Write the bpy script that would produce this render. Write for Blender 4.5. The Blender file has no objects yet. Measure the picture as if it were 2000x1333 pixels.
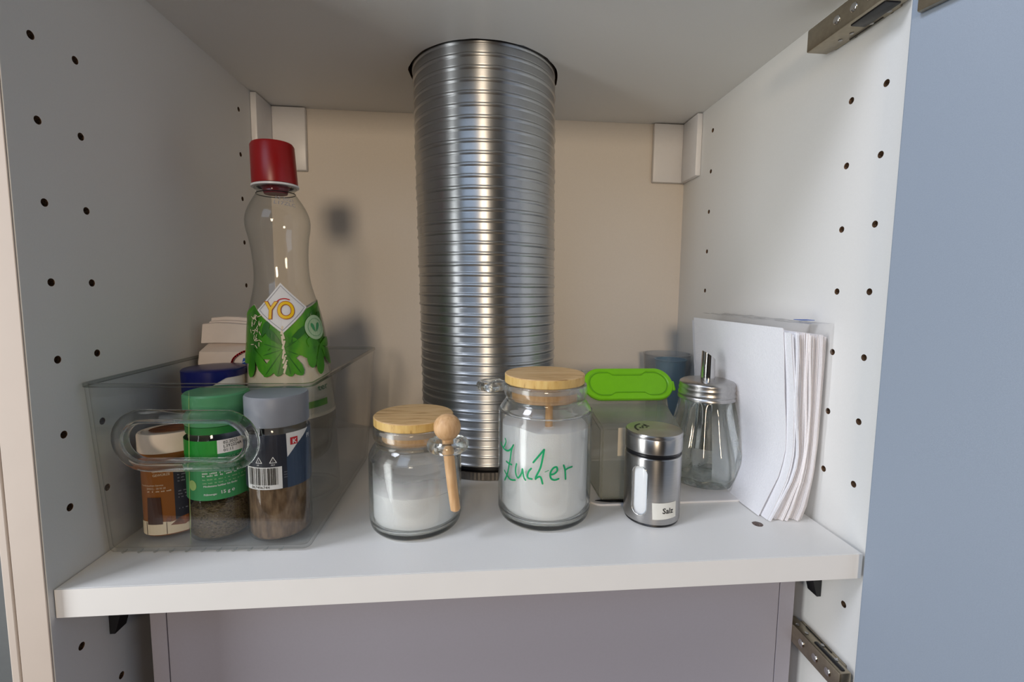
import bpy, bmesh, math, random
from math import sin, cos, pi, radians, sqrt, atan2
from mathutils import Vector, Matrix, noise
random.seed(4)
S = bpy.context.scene
COL = S.collection

# ------------------------------------------------------------------ camera
cam_d = bpy.data.cameras.new('camera'); cam = bpy.data.objects.new('camera', cam_d); COL.objects.link(cam)
cam_d.sensor_width = 36.0; cam_d.lens = 898.58 / 2000 * 36; cam_d.clip_start = .01; cam_d.clip_end = 50
cam_d.shift_x = -13.42 / 2000; cam_d.shift_y = -16.25 / 2000
yaw, pit, rol = .0915, .094, .0112
fwd = Vector((sin(yaw) * cos(pit), cos(yaw) * cos(pit), -sin(pit))); rt = Vector((cos(yaw), -sin(yaw), 0)); up = rt.cross(fwd)
r2 = rt * cos(rol) + up * sin(rol); u2 = -rt * sin(rol) + up * cos(rol)
m = Matrix((r2, u2, -fwd)).transposed().to_4x4(); m.translation = Vector((.2713, -.3055, .1962)); cam.matrix_world = m
S.camera = cam

# ------------------------------------------------------------------ world, lights, exposure
S.view_settings.view_transform = 'Standard'; S.view_settings.look = 'None'; S.view_settings.gamma = 1
S.view_settings.use_curve_mapping = False; S.view_settings.exposure = 0.0
w = bpy.data.worlds.new('room_light'); S.world = w; w.use_nodes = True
bg = w.node_tree.nodes['Background']; bg.inputs[0].default_value = (1.0, .95, .90, 1); bg.inputs[1].default_value = .02

def area(name, loc, target, sx, sy, power, col):
    l = bpy.data.lights.new(name, 'AREA'); l.shape = 'RECTANGLE'; l.size = sx; l.size_y = sy; l.energy = power; l.color = col
    o = bpy.data.objects.new(name, l); COL.objects.link(o); o.location = loc
    o.rotation_euler = (Vector(target) - Vector(loc)).to_track_quat('-Z', 'Y').to_euler(); return o
area('window_daylight', (-1.05, -.58, -.05), (.35, .1, 0), .50, 1.2, 12, (.95, .98, .98))
area('high_daylight', (-.9, -.5, 1.4), (.4, .1, .05), .5, .5, 16, (.88, .93, 1.06))
area('ceiling_bounce_fill', (-.5, -1.4, 1.1), (.28, .0, .0), .9, .9, 6.5, (.60, .76, 1.0))  # added soft overhead fill standing in for daylight bounced off the unseen ceiling
area('kitchen_lamp', (.12, -1.75, .46), (.3, .2, .2), .26, .26, 10.8, (1.0, .81, .60))
cy = S.cycles
cy.max_bounces = 14; cy.transmission_bounces = 12; cy.transparent_max_bounces = 24; cy.diffuse_bounces = 5; cy.glossy_bounces = 5
cy.sample_clamp_indirect = 12; cy.blur_glossy = .5

# ------------------------------------------------------------------ materials
MATS = {}
def nodemat(name):
    mt = bpy.data.materials.new(name); mt.use_nodes = True; nt = mt.node_tree; MATS[name] = mt
    return mt, nt, nt.nodes['Principled BSDF']
def lin(c): return tuple(((x / 255) / 12.92 if x / 255 <= .04045 else ((x / 255 + .055) / 1.055) ** 2.4) for x in c) + (1,)
def plain(name, rgb, rough=.5, metal=0.0, nscale=0, ncol=.04, bump=0, coat=0, stretch=(1, 1, 1), aniso=0, sub=0):
    mt, nt, b = nodemat(name); c = lin(rgb)
    b.inputs['Base Color'].default_value = c; b.inputs['Roughness'].default_value = rough; b.inputs['Metallic'].default_value = metal
    b.inputs['Coat Weight'].default_value = coat; b.inputs['Coat Roughness'].default_value = .1
    if aniso:
        tg = nt.nodes.new('ShaderNodeTangent'); tg.direction_type = 'RADIAL'; tg.axis = 'Z'
        nt.links.new(tg.outputs[0], b.inputs['Tangent']); b.inputs['Anisotropic'].default_value = aniso; b.inputs['Anisotropic Rotation'].default_value = .25
    if sub: b.inputs['Subsurface Weight'].default_value = sub; b.inputs['Subsurface Scale'].default_value = .004
    if nscale:
        tc = nt.nodes.new('ShaderNodeTexCoord'); mp = nt.nodes.new('ShaderNodeMapping'); mp.inputs['Scale'].default_value = stretch
        nz = nt.nodes.new('ShaderNodeTexNoise'); nz.inputs['Scale'].default_value = nscale; nz.inputs['Detail'].default_value = 4
        nt.links.new(tc.outputs['Object'], mp.inputs[0]); nt.links.new(mp.outputs[0], nz.inputs['Vector'])
        rp = nt.nodes.new('ShaderNodeValToRGB')
        rp.color_ramp.elements[0].position = .3; rp.color_ramp.elements[1].position = .7
        rp.color_ramp.elements[0].color = tuple(x * (1 - ncol) for x in c[:3]) + (1,); rp.color_ramp.elements[1].color = tuple(min(1, x * (1 + ncol)) for x in c[:3]) + (1,)
        nt.links.new(nz.outputs['Fac'], rp.inputs[0]); nt.links.new(rp.outputs[0], b.inputs['Base Color'])
        if bump:
            bp = nt.nodes.new('ShaderNodeBump'); bp.inputs['Strength'].default_value = bump; bp.inputs['Distance'].default_value = .0006
            nt.links.new(nz.outputs['Fac'], bp.inputs['Height']); nt.links.new(bp.outputs[0], b.inputs['Normal'])
    return mt
def ramp_mat(name, stops, scale, rough=.9, bump=.5, stretch=(1, 1, 1), detail=5, dist=.001, wave=False):
    mt, nt, b = nodemat(name); b.inputs['Roughness'].default_value = rough
    tc = nt.nodes.new('ShaderNodeTexCoord'); mp = nt.nodes.new('ShaderNodeMapping'); mp.inputs['Scale'].default_value = stretch
    nt.links.new(tc.outputs['Object'], mp.inputs[0])
    nz = nt.nodes.new('ShaderNodeTexNoise'); nz.inputs['Scale'].default_value = scale; nz.inputs['Detail'].default_value = detail
    nt.links.new(mp.outputs[0], nz.inputs['Vector'])
    rp = nt.nodes.new('ShaderNodeValToRGB'); e = rp.color_ramp.elements
    while len(e) < len(stops): e.new(.5)
    for i, (p, c) in enumerate(stops): e[i].position = p; e[i].color = lin(c)
    nt.links.new(nz.outputs['Fac'], rp.inputs[0]); nt.links.new(rp.outputs[0], b.inputs['Base Color'])
    bp = nt.nodes.new('ShaderNodeBump'); bp.inputs['Strength'].default_value = bump; bp.inputs['Distance'].default_value = dist
    nt.links.new(nz.outputs['Fac'], bp.inputs['Height']); nt.links.new(bp.outputs[0], b.inputs['Normal'])
    return mt
def real_glass(name, col, rough=0.0, ior=1.5):
    mt, nt, b = nodemat(name); nt.nodes.remove(b)
    g = nt.nodes.new('ShaderNodeBsdfGlass'); g.inputs['Color'].default_value = col; g.inputs['Roughness'].default_value = rough; g.inputs['IOR'].default_value = ior
    t = nt.nodes.new('ShaderNodeBsdfTransparent'); t.inputs[0].default_value = col; mx = nt.nodes.new('ShaderNodeMixShader'); mx.inputs[0].default_value = .12
    nt.links.new(g.outputs[0], mx.inputs[1]); nt.links.new(t.outputs[0], mx.inputs[2]); nt.links.new(mx.outputs[0], nt.nodes['Material Output'].inputs[0]); return mt
def thin_clear(name, face, edge, rough=.04, power=3.0, haze=0.0, hazecol=(.8, .8, .8, 1)):
    # thin-walled clear plastic: straight-through transmission that absorbs more along a grazing path, plus a Fresnel reflection
    mt, nt, b = nodemat(name); nt.nodes.remove(b); N = nt.nodes.new; L = nt.links.new
    lw = N('ShaderNodeLayerWeight'); lw.inputs['Blend'].default_value = .5
    pw = N('ShaderNodeMath'); pw.operation = 'POWER'; pw.inputs[1].default_value = power; L(lw.outputs['Facing'], pw.inputs[0])
    mx = N('ShaderNodeMix'); mx.data_type = 'RGBA'; mx.inputs[6].default_value = face; mx.inputs[7].default_value = edge; L(pw.outputs[0], mx.inputs[0])
    tr = N('ShaderNodeBsdfTransparent'); L(mx.outputs[2], tr.inputs[0])
    gl = N('ShaderNodeBsdfGlossy'); gl.inputs['Roughness'].default_value = rough
    f5 = N('ShaderNodeMath'); f5.operation = 'POWER'; f5.inputs[1].default_value = 5; L(lw.outputs['Facing'], f5.inputs[0])
    fr = N('ShaderNodeMath'); fr.operation = 'MULTIPLY_ADD'; fr.inputs[1].default_value = .9; fr.inputs[2].default_value = .04; L(f5.outputs[0], fr.inputs[0])
    ms = N('ShaderNodeMixShader'); L(fr.outputs[0], ms.inputs[0]); L(tr.outputs[0], ms.inputs[1]); L(gl.outputs[0], ms.inputs[2])
    last = ms.outputs[0]
    if haze:
        df = N('ShaderNodeBsdfDiffuse'); df.inputs[0].default_value = hazecol
        m2 = N('ShaderNodeMixShader'); m2.inputs[0].default_value = haze; L(last, m2.inputs[1]); L(df.outputs[0], m2.inputs[2]); last = m2.outputs[0]
    L(last, nt.nodes['Material Output'].inputs[0]); return mt

M_lam = plain('white_melamine', (232, 231, 228), .42, nscale=900, ncol=.012, bump=.05)
M_lamback = plain('warm_white_hardboard', (226, 217, 206), .5, nscale=700, ncol=.015, bump=.05)
M_edge = plain('white_edge_banding', (240, 238, 235), .4, nscale=40, ncol=.01)
M_edgebeige = plain('beige_edge_banding', (208, 194, 182), .4, nscale=30, ncol=.02)
M_chip = ramp_mat('chipboard', [(.3, (60, 42, 28)), (.55, (120, 88, 60)), (.75, (158, 125, 92))], 900, .95, .6)
M_door = plain('blue_grey_door_paint', (146, 158, 174), .38, nscale=1400, ncol=.03, bump=.12)
M_darkdoor = plain('dark_grey_door_paint', (92, 96, 98), .5, nscale=300, ncol=.03)
M_seam = plain('dark_seam', (40, 36, 34), .8)
M_hood = plain('grey_painted_steel', (166, 163, 174), .45, nscale=600, ncol=.015)
M_duct = plain('aluminium_duct', (186, 188, 190), .36, 1.0, nscale=400, ncol=.04, stretch=(1, 1, 5), aniso=.85)
M_steel = plain('brushed_steel', (180, 178, 176), .30, 1.0, nscale=60, ncol=.06, stretch=(1, 1, 60), aniso=.75)
M_steelr = plain('satin_steel', (182, 180, 178), .3, 1.0, nscale=500, ncol=.05, bump=.1)
M_polish = plain('polished_steel', (200, 198, 196), .12, 1.0, nscale=200, ncol=.03)
M_nickel = plain('nickel_hinge', (168, 158, 140), .34, 1.0, nscale=250, ncol=.08, bump=.1)
M_blackp = plain('black_plastic', (22, 22, 25), .3, nscale=200, ncol=.1)
M_whitep = plain('white_plastic', (232, 230, 230), .35, nscale=200, ncol=.01)
M_glass = real_glass('jar_glass', (.985, .995, .99, 1))
M_glassd = real_glass('fluted_glass', (.975, .99, .98, 1))
M_bin = thin_clear('clear_acrylic', (.985, .988, .985, 1), (.72, .73, .72, 1), .03, 4)
M_binrim = thin_clear('acrylic_edge', (.90, .91, .90, 1), (.45, .46, .45, 1), .05, 2.5)
M_pet = thin_clear('clear_pet', (.95, .955, .95, 1), (.55, .58, .57, 1), .05, 2.6)
M_film = thin_clear('wrapper_film', (.96, .96, .96, 1), (.8, .8, .82, 1), .12, 3, .05, (.9, .9, .92, 1))
M_frost = thin_clear('frosted_plastic', (.86, .86, .83, 1), (.6, .61, .58, 1), .25, 2, .16, (.62, .62, .52, 1))
M_cup = thin_clear('clear_cup_plastic', (.9, .91, .92, 1), (.6, .63, .66, 1), .12, 2, .1, (.75, .77, .8, 1))
M_sugar = plain('white_sugar', (251, 251, 252), .95, nscale=1600, ncol=.02, bump=.5)
M_salt = plain('fine_salt', (244, 247, 252), .9, nscale=2000, ncol=.02, bump=.4)
M_wood = ramp_mat('pale_lid_wood', [(.25, (150, 112, 66)), (.45, (202, 164, 112)), (.7, (216, 184, 136))], 45, .55, .15, (1, 9, 9), 6)
M_woodedge = ramp_mat('yellow_edge_wood', [(.2, (120, 84, 40)), (.38, (208, 170, 100)), (.7, (222, 190, 120))], 60, .5, .15, (4, 4, 1), 5)
M_beech = ramp_mat('beech_wood', [(.3, (196, 152, 104)), (.6, (216, 176, 130)), (.8, (226, 190, 146))], 60, .5, .1, (6, 6, 1), 5)
M_herb = ramp_mat('dried_herbs', [(.3, (44, 36, 28)), (.42, (96, 84, 56)), (.52, (132, 116, 84)), (.6, (88, 70, 62)), (.72, (172, 158, 130))], 420, .9, 1.0, (1, 1, 2.2), 6, .003)
M_pepper = ramp_mat('ground_pepper', [(.3, (84, 66, 48)), (.5, (118, 94, 70)), (.7, (140, 116, 90))], 260, .95, .5, (1, 1, .35), 8, .001)
M_crumb = ramp_mat('brown_crumbs', [(.4, (40, 30, 22)), (.6, (90, 70, 50))], 500, .9, .5)
M_tissue = plain('white_tissue', (240, 240, 244), .95, nscale=700, ncol=.02, bump=.6)
M_tissuew = plain('warm_white_tissue', (244, 240, 240), .95, nscale=700, ncol=.02, bump=.6)
M_paper = plain('white_paper', (226, 216, 212), .8, nscale=60, ncol=.04, bump=.5)
def flat(name, rgb, rough=.5, **k): return plain(name, rgb, rough, nscale=120, ncol=.03, **k)
M_red = flat('dark_red_plastic', (150, 8, 10), .35)
M_redpink = flat('red_liner', (120, 40, 52), .4)
M_bluec = flat('navy_plastic', (12, 20, 96), .3)
M_lime = flat('lime_plastic', (116, 190, 8), .38)
M_limed = flat('lime_groove', (84, 150, 4), .45)
M_greencap = flat('pale_green_cap', (88, 160, 112), .4)
M_greylid = flat('grey_cap', (140, 143, 152), .45)
M_glabel = flat('green_label', (60, 150, 92), .5)
M_glabel2 = flat('bright_green_label', (16, 140, 36), .5)
M_navy = flat('dark_navy_label', (34, 38, 52), .5)
M_navy2 = flat('blue_navy_label', (48, 66, 92), .5)
M_white = flat('white_print', (232, 232, 232), .5)
M_cream = flat('cream_label', (226, 212, 186), .5)
M_creamlid = flat('cream_card_lid', (228, 214, 200), .6)
M_black = flat('black_print', (14, 14, 16), .5)
M_redp = flat('red_print', (196, 22, 36), .5)
M_yellow = flat('yellow_print', (250, 204, 10), .45)
M_orange = flat('dark_orange_print', (176, 60, 10), .5)
M_silver = flat('grey_print', (150, 150, 160), .5)
M_blue = flat('blue_print', (20, 80, 170), .5)
M_leaf = ramp_mat('leaf_print', [(.3, (34, 104, 8)), (.5, (70, 150, 14)), (.75, (128, 186, 30))], 50, .45, 0, (1, 1, .5), 3)
M_leafd = flat('dark_leaf_print', (36, 104, 16), .45)
M_leafp = flat('pale_leaf_print', (166, 200, 120), .45)
M_sealm = flat('pale_seal_print', (170, 200, 160), .5)
M_marker = flat('green_marker', (0, 158, 98), .5)
M_brownl = flat('caramel_label', (142, 84, 24), .5)
M_brownd = flat('dark_brown_print', (66, 34, 20), .5)
M_tbrown = ramp_mat('tobacco_brown', [(.3, (84, 42, 16)), (.6, (140, 78, 34)), (.8, (170, 104, 54))], 120, .6, .4, (1, 4, 1))
M_bluecup = flat('blue_cup_plastic', (44, 128, 160), .35)
M_darkmetal = flat('dark_metal', (50, 50, 52), .25, metal=1.0)

# ------------------------------------------------------------------ helpers
def tag(o, label=None, cat=None, group=None, kind=None):
    if label: o['label'] = label
    if cat: o['category'] = cat
    if group: o['group'] = group
    if kind: o['kind'] = kind
    return o
def thing(name, label, cat, loc=(0, 0, 0), rot=(0, 0, 0), group=None):
    o = bpy.data.objects.new(name, None); COL.objects.link(o); o.empty_display_size = .02
    o.location = loc; o.rotation_euler = rot; return tag(o, label, cat, group)
def obj(name, bm, mat, parent=None, smooth=0, label=None):
    me = bpy.data.meshes.new(name); bmesh.ops.recalc_face_normals(bm, faces=bm.faces) if smooth != -1 else None
    bm.to_mesh(me); bm.free()
    for mm in (mat if isinstance(mat, (list, tuple)) else [mat]): me.materials.append(mm)
    if smooth > 0:
        me.shade_smooth()
        me.set_sharp_from_angle(angle=radians(smooth))
    o = bpy.data.objects.new(name, me); COL.objects.link(o); o.parent = parent
    if label: o['label'] = label
    return o
def box(bm, x0, x1, y0, y1, z0, z1, bev=0):
    r = bmesh.ops.create_cube(bm, size=1); vs = r['verts']
    for v in vs: v.co = Vector((x0 + (v.co.x + .5) * (x1 - x0), y0 + (v.co.y + .5) * (y1 - y0), z0 + (v.co.z + .5) * (z1 - z0)))
    if bev:
        es = list({e for v in vs for e in v.link_edges}); bmesh.ops.bevel(bm, geom=es, offset=bev, segments=2, affect='EDGES', profile=.5)
    return vs
def newbox(*a, **k): bm = bmesh.new(); box(bm, *a, **k); return bm
def loops(bm, rings, closed=False, cap0=False, cap1=False, mat=0):
    R = [[bm.verts.new(p) for p in r] for r in rings]; n = len(R[0])
    pairs = list(zip(R[:-1], R[1:])) + ([(R[-1], R[0])] if closed else [])
    for a, b in pairs:
        for i in range(n):
            f = bm.faces.new((a[i], a[(i + 1) % n], b[(i + 1) % n], b[i])); f.material_index = mat
    if cap0: bm.faces.new(R[0][::-1])
    if cap1: bm.faces.new(R[-1])
    return R
def lathe(prof, n=64, cx=0, cy_=0, flute=None, bm=None):
    """prof: list of (r, z); r == 0 at an end closes it; a profile whose first point equals its last is a ring."""
    bm = bm or bmesh.new(); rings = []
    closed = prof[0] == prof[-1]; P = prof[:-1] if closed else prof
    for r, z in P:
        ring = []
        for i in range(n):
            a = 2 * pi * i / n; rr = r * (1 + (flute(a, z) if flute else 0)); ring.append((cx + rr * cos(a), cy_ + rr * sin(a), z))
        rings.append(ring)
    if closed: loops(bm, rings, closed=True); return bm
    loops(bm, [r for r, p in zip(rings, P) if p[0] > 1e-7])
    bm.verts.ensure_lookup_table()
    N = len(bm.verts); k = sum(1 for p in P if p[0] > 1e-7)
    if P[0][0] <= 1e-7:
        c = bm.verts.new((cx, cy_, P[0][1])); base = N - k * n; bm.verts.ensure_lookup_table()
        for i in range(n): bm.faces.new((c, bm.verts[base + (i + 1) % n], bm.verts[base + i]))
    if P[-1][0] <= 1e-7:
        c = bm.verts.new((cx, cy_, P[-1][1])); bm.verts.ensure_lookup_table(); base = N - n
        for i in range(n): bm.faces.new((c, bm.verts[base + i], bm.verts[base + (i + 1) % n]))
    return bm
def tube(bm, pts, r, n=12, closed=False, flat_=1.0):
    """swept tube; r number or list"""
    P = [Vector(p) for p in pts]; N = len(P); rings = []; prevn = None
    for i in range(N):
        t = (P[(i + 1) % N] - P[i - 1]) if closed else (P[min(i + 1, N - 1)] - P[max(i - 1, 0)])
        t.normalize(); a = prevn or (Vector((0, 0, 1)) if abs(t.z) < .9 else Vector((1, 0, 0)))
        s = t.cross(a).normalized(); q = s.cross(t).normalized(); prevn = q
        rr = r[i] if isinstance(r, (list, tuple)) else r
        rings.append([P[i] + s * (rr * cos(2 * pi * k / n)) + q * (rr * flat_ * sin(2 * pi * k / n)) for k in range(n)])
    loops(bm, rings, closed=closed, cap0=not closed, cap1=not closed); return bm
def rrect(x0, x1, y0, y1, r, n=5, z=0):
    out = []
    for cx, cy_, a0 in ((x1 - r, y1 - r, 0), (x0 + r, y1 - r, 90), (x0 + r, y0 + r, 180), (x1 - r, y0 + r, 270)):
        for k in range(n + 1):
            a = radians(a0 + 90 * k / n); out.append((cx + r * cos(a), cy_ + r * sin(a), z))
    return out
def boolean_cut(o, cutter_bm, mats_from_cutter=None):
    me = bpy.data.meshes.new('cutter'); cutter_bm.to_mesh(me); cutter_bm.free()
    if mats_from_cutter: me.materials.append(mats_from_cutter)
    c = bpy.data.objects.new('cutter', me); COL.objects.link(c)
    md = o.modifiers.new('b', 'BOOLEAN'); md.operation = 'DIFFERENCE'; md.object = c; md.solver = 'EXACT'; md.material_mode = 'TRANSFER'
    bpy.context.view_layer.update(); dg = bpy.context.evaluated_depsgraph_get()
    new = bpy.data.meshes.new_from_object(o.evaluated_get(dg)); o.modifiers.clear(); o.data = new
    bpy.data.objects.remove(c); return o

# flat artwork wrapped on a surface: polygons in (u, v), cut at regular u, then mapped
def art(name, polys, fn, mat, parent, step=.12, label=None, u_cut=True, thick=.00012):
    bm = bmesh.new()
    for pts in polys:
        vs = [bm.verts.new((p[0], p[1], 0)) for p in pts]
        try: bm.faces.new(vs)
        except Exception: pass
    return art_bm(name, bm, fn, mat, parent, step, label, thick)
def art_bm(name, bm, fn, mat, parent, step=.12, label=None, thick=.00012):
    bmesh.ops.triangulate(bm, faces=bm.faces)
    us = [v.co.x for v in bm.verts]
    if us and step:
        k = math.floor(min(us) / step) + 1
        while k * step < max(us):
            bmesh.ops.bisect_plane(bm, geom=bm.verts[:] + bm.edges[:] + bm.faces[:], plane_co=(k * step, 0, 0), plane_no=(1, 0, 0)); k += 1
    for v in bm.verts: v.co = fn(v.co.x, v.co.y)
    return obj(name, bm, mat, parent, smooth=-1, label=label)
def text_bm(body, size, x=0, y=0, rot=0, sx=1.0, align='LEFT', bold=0, res=2):
    cu = bpy.data.curves.new('t', 'FONT'); cu.body = body; cu.size = size; cu.resolution_u = 6 if size > .01 else 2; cu.align_x = align; cu.offset = bold
    o = bpy.data.objects.new('t', cu); COL.objects.link(o); bpy.context.view_layer.update()
    me = bpy.data.meshes.new_from_object(o.evaluated_get(bpy.context.evaluated_depsgraph_get()))
    bpy.data.objects.remove(o); bm = bmesh.new(); bm.from_mesh(me); bpy.data.meshes.remove(me)
    c, s = cos(rot), sin(rot)
    for v in bm.verts: a, b = v.co.x * sx, v.co.y; v.co = Vector((x + a * c - b * s, y + a * s + b * c, 0))
    return bm
def cylmap(r, off=.0002, a0=0.0, metric=False, slope=0.0):
    """u = angle (or metres of arc when metric) ; a = 0 faces the room (-y), + to the right"""
    rf = r if callable(r) else (lambda z: r)
    def f(u, v):
        a = a0 + (u / rf(v) if metric else u); rr = rf(v) + off
        return Vector((rr * sin(a), -rr * cos(a), v))
    return f
def stroke_polys(pts, wd, sc=1.0):
    """ribbon polygons for a pen stroke in (u, v); u scaled by sc to metres when computing width"""
    out = []; P = [(p[0] * sc, p[1]) for p in pts]
    for (x0, y0), (x1, y1) in zip(P[:-1], P[1:]):
        l = math.hypot(x1 - x0, y1 - y0) or 1e-9; nx, ny = -(y1 - y0) / l * wd / 2, (x1 - x0) / l * wd / 2
        out.append([((x0 + nx) / sc, y0 + ny), ((x0 - nx) / sc, y0 - ny), ((x1 - nx) / sc, y1 - ny), ((x1 + nx) / sc, y1 + ny)])
    for x, y in P: out.append([((x + wd / 2 * cos(t * pi / 4)) / sc, y + wd / 2 * sin(t * pi / 4)) for t in range(8)])
    return out
def smooth_pts(pts, k=4):
    out = []
    n = len(pts)
    for i in range(n - 1):
        p0, p1, p2, p3 = pts[max(i - 1, 0)], pts[i], pts[i + 1], pts[min(i + 2, n - 1)]
        for j in range(k):
            t = j / k
            out.append(tuple(.5 * ((2 * b) + (c - a) * t + (2 * a - 5 * b + 4 * c - d) * t * t + (-a + 3 * b - 3 * c + d) * t ** 3) for a, b, c, d in zip(p0, p1, p2, p3)))
    out.append(tuple(pts[-1])); return out
def ell(cx, cy_, rx, ry, n=24, rot=0):
    return [(cx + rx * cos(2 * pi * i / n) * cos(rot) - ry * sin(2 * pi * i / n) * sin(rot), cy_ + rx * cos(2 * pi * i / n) * sin(rot) + ry * sin(2 * pi * i / n) * cos(rot)) for i in range(n)]
def interp(xs, ys):
    def f(x):
        if x <= xs[0]: return ys[0]
        for i in range(len(xs) - 1):
            if x <= xs[i + 1]: return ys[i] + (ys[i + 1] - ys[i]) * (x - xs[i]) / (xs[i + 1] - xs[i])
        return ys[-1]
    return f

# ------------------------------------------------------------------ the cupboard carcass (setting)
W, D, H = .565, .345, .429
ZB, ZT = -.42, .452
def hole_rows(y1, y2, y3):
    out = []
    for i in range(-1, 15):
        z = .3473 - .05 * i
        out += [(y1, z), (y2, z), (y3, z)]
    return out
def side_wall(name, x0, x1, face_x, sgn):
    o = obj(name, newbox(x0, x1, -.0041, D + .016, ZB, ZT, bev=.0004), [M_lam, M_chip], None)
    c = bmesh.new()
    for y, z in hole_rows(.0164, .0478, .2678):
        if -.02 < z < .0: continue
        ret = bmesh.ops.create_cone(c, cap_ends=True, segments=20, radius1=.0026, radius2=.0026, depth=.022,
                                    matrix=Matrix.Translation((face_x, y, z)) @ Matrix.Rotation(pi / 2, 4, 'Y'))
    boolean_cut(o, c, M_chip); return tag(o, kind='structure')
side_wall('wall_left', -.0187, 0, 0, 1)
side_wall('wall_right', W, W + .0187, W, -1)
tag(obj('wall_back', newbox(0, W, D, D + .008, ZB, ZT), M_lamback), kind='structure')
# cabinet top board with the sawn opening for the duct, and an added unseen box above that keeps light out of it
ceil = obj('ceiling', newbox(0, W, 0, D, H, H + .019, bev=.0003), [M_lam, M_chip])
c = bmesh.new(); ring = []
for i in range(90):
    a = 2 * pi * i / 90; r = .0812 + .0011 * noise.noise(Vector((cos(a) * 4, sin(a) * 4, 1))) + (.0007 if random.random() < .12 else 0)
    ring.append((.2790 + r * cos(a), .2310 + r * sin(a)))
loops(c, [[(x, y, H - .01) for x, y in ring], [(x, y, H + .03) for x, y in ring]], cap0=True, cap1=True)
bmesh.ops.recalc_face_normals(c, faces=c.faces)
boolean_cut(ceil, c, M_chip); tag(ceil, kind='structure')
bm = bmesh.new(); box(bm, -.0187, W + .0187, 0, D + .016, .53, .548); box(bm, 0, W, 0, .016, H + .0195, .53); box(bm, -.0187, 0, 0, D + .016, ZT, .53)
box(bm, W, W + .0187, 0, D + .016, ZT, .53); box(bm, 0, W, D, D + .016, ZT, .53)
tag(obj('light_block_box', bm, M_lam), kind='structure')
# front edge banding of the left panel and the neighbouring cupboard beside it
tag(obj('trim_2', newbox(-.0183, -.0004, -.0052, -.0042, ZB, ZT, bev=.0004), M_edgebeige), kind='structure')
nb = obj('wall_neighbour', newbox(-.0246, -.0193, -.0052, .34, ZB, .548, bev=.0008), M_edgebeige); tag(nb, kind='structure')
dl = thing('cupboard_door', 'dark grey-green closed cupboard door at the far left edge', 'door', (-.62, .0040, ZB))
obj('door_panel', newbox(0, .5944, 0, .0175, 0, .968, bev=.0015), M_darkdoor, dl)
# open blue-grey door on the right
a = radians(15)
door = obj('door_1', newbox(0, .56, 0, .0185, -.42, .60, bev=.0008), M_door)
door.location = (.5572, -.0068, 0); door.rotation_euler = (0, 0, -(pi / 2 - a)); tag(door, kind='structure')
# corner mounting covers at the top back
def bracket(name, mir, label):
    o = thing(name, label, 'bracket', (W if mir else 0, D, .3485)); s = -1 if mir else 1
    obj('back_plate', newbox(min(s * .0, s * .0485), max(s * 0, s * .0485), -.0075, -.0002, 0, .0795, bev=.0012), M_whitep, o, 30)
    obj('side_plate', newbox(min(s * .0002, s * .0075), max(s * .0002, s * .0075), -.0500, -.0078, 0, .0795, bev=.0012), M_whitep, o, 30)
bracket('corner_bracket', False, 'white angled plastic bracket in the top left back corner, behind the red cap')
bracket('corner_bracket', True, 'white angled plastic bracket in the top right back corner of the cupboard')

fm = ramp_mat('oak_floorboards', [(.3, (120, 84, 54)), (.6, (150, 108, 72)), (.8, (168, 126, 88))], 3, .5, .1, (1, 12, 1), 6, .002)
tag(obj('floor', newbox(-3.0, 3.2, -3.6, .6, -1.80, -1.75), fm), kind='structure')
# ------------------------------------------------------------------ shelf
sh = thing('shelf', 'white melamine shelf board carrying the jars, bin and napkins', 'shelf', (0, 0, 0))
obj('board', newbox(.0006, W - .003, .0006, .3445, -.0193, 0, bev=.0003), M_lam, sh)
obj('edge_strip', newbox(.0006, W - .003, -.0004, .0005, -.0193, -.0001), M_edge, sh)
bm = lathe([(0, .0005), (.0022, .0004), (.0040, .0001), (.0043, 0.00005), (.0040, -.0003)], 18)
for v in bm.verts: v.co.x += .0006 * noise.noise(v.co * 700); v.co.y += .0006 * noise.noise(v.co * 900)
o = obj('screw', bm, ramp_mat('tarnished_screw', [(.35, (40, 26, 22)), (.6, (120, 100, 92))], 1200, .5, .8), sh, 40, 'small dark brown screw head set in the shelf top'); o.location = (.509, .048, 0)
for mir, lb in ((0, 'black triangular shelf support below the left shelf end'), (1, 'black triangular shelf support below the right shelf end')):
    t = thing('shelf_support', lb, 'shelf support', (W - .0002 if mir else .0002, .040, -.0196)); s = -1 if mir else 1
    bm = bmesh.new(); pr = [(0, 0), (.0150, 0), (.0150, -.004), (.0036, -.043), (0, -.043)]
    loops(bm, [[(s * x, 0, z) for x, z in pr], [(s * x, .011, z) for x, z in pr]], cap0=True, cap1=True)
    obj('body', bm, M_blackp, t)
    obj('pin', lathe([(0, -.0), (.0021, 0), (.0021, .003), (0, .003)], 12), M_steelr, t).matrix_local = Matrix.Translation((s * .006, -.003, -.012)) @ Matrix.Rotation(-pi / 2, 4, 'X')

# ------------------------------------------------------------------ extractor hood below
hd = thing('extractor_hood', 'grey painted extractor hood housing under the shelf', 'extractor hood', (.0186, .055, -.42))
obj('housing', newbox(0, .5332, .0012, .283, 0, .396, bev=.001), M_hood, hd)
obj('front_panel', newbox(.0125, .5185, -.0012, .0010, 0, .3957, bev=.0006), M_hood, hd)
obj('side_strip', newbox(0, .0118, -.0010, .0010, 0, .3957, bev=.0004), M_hood, hd)
obj('side_strip', newbox(.5192, .5332, -.0010, .0010, 0, .3957, bev=.0004), M_hood, hd)

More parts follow.
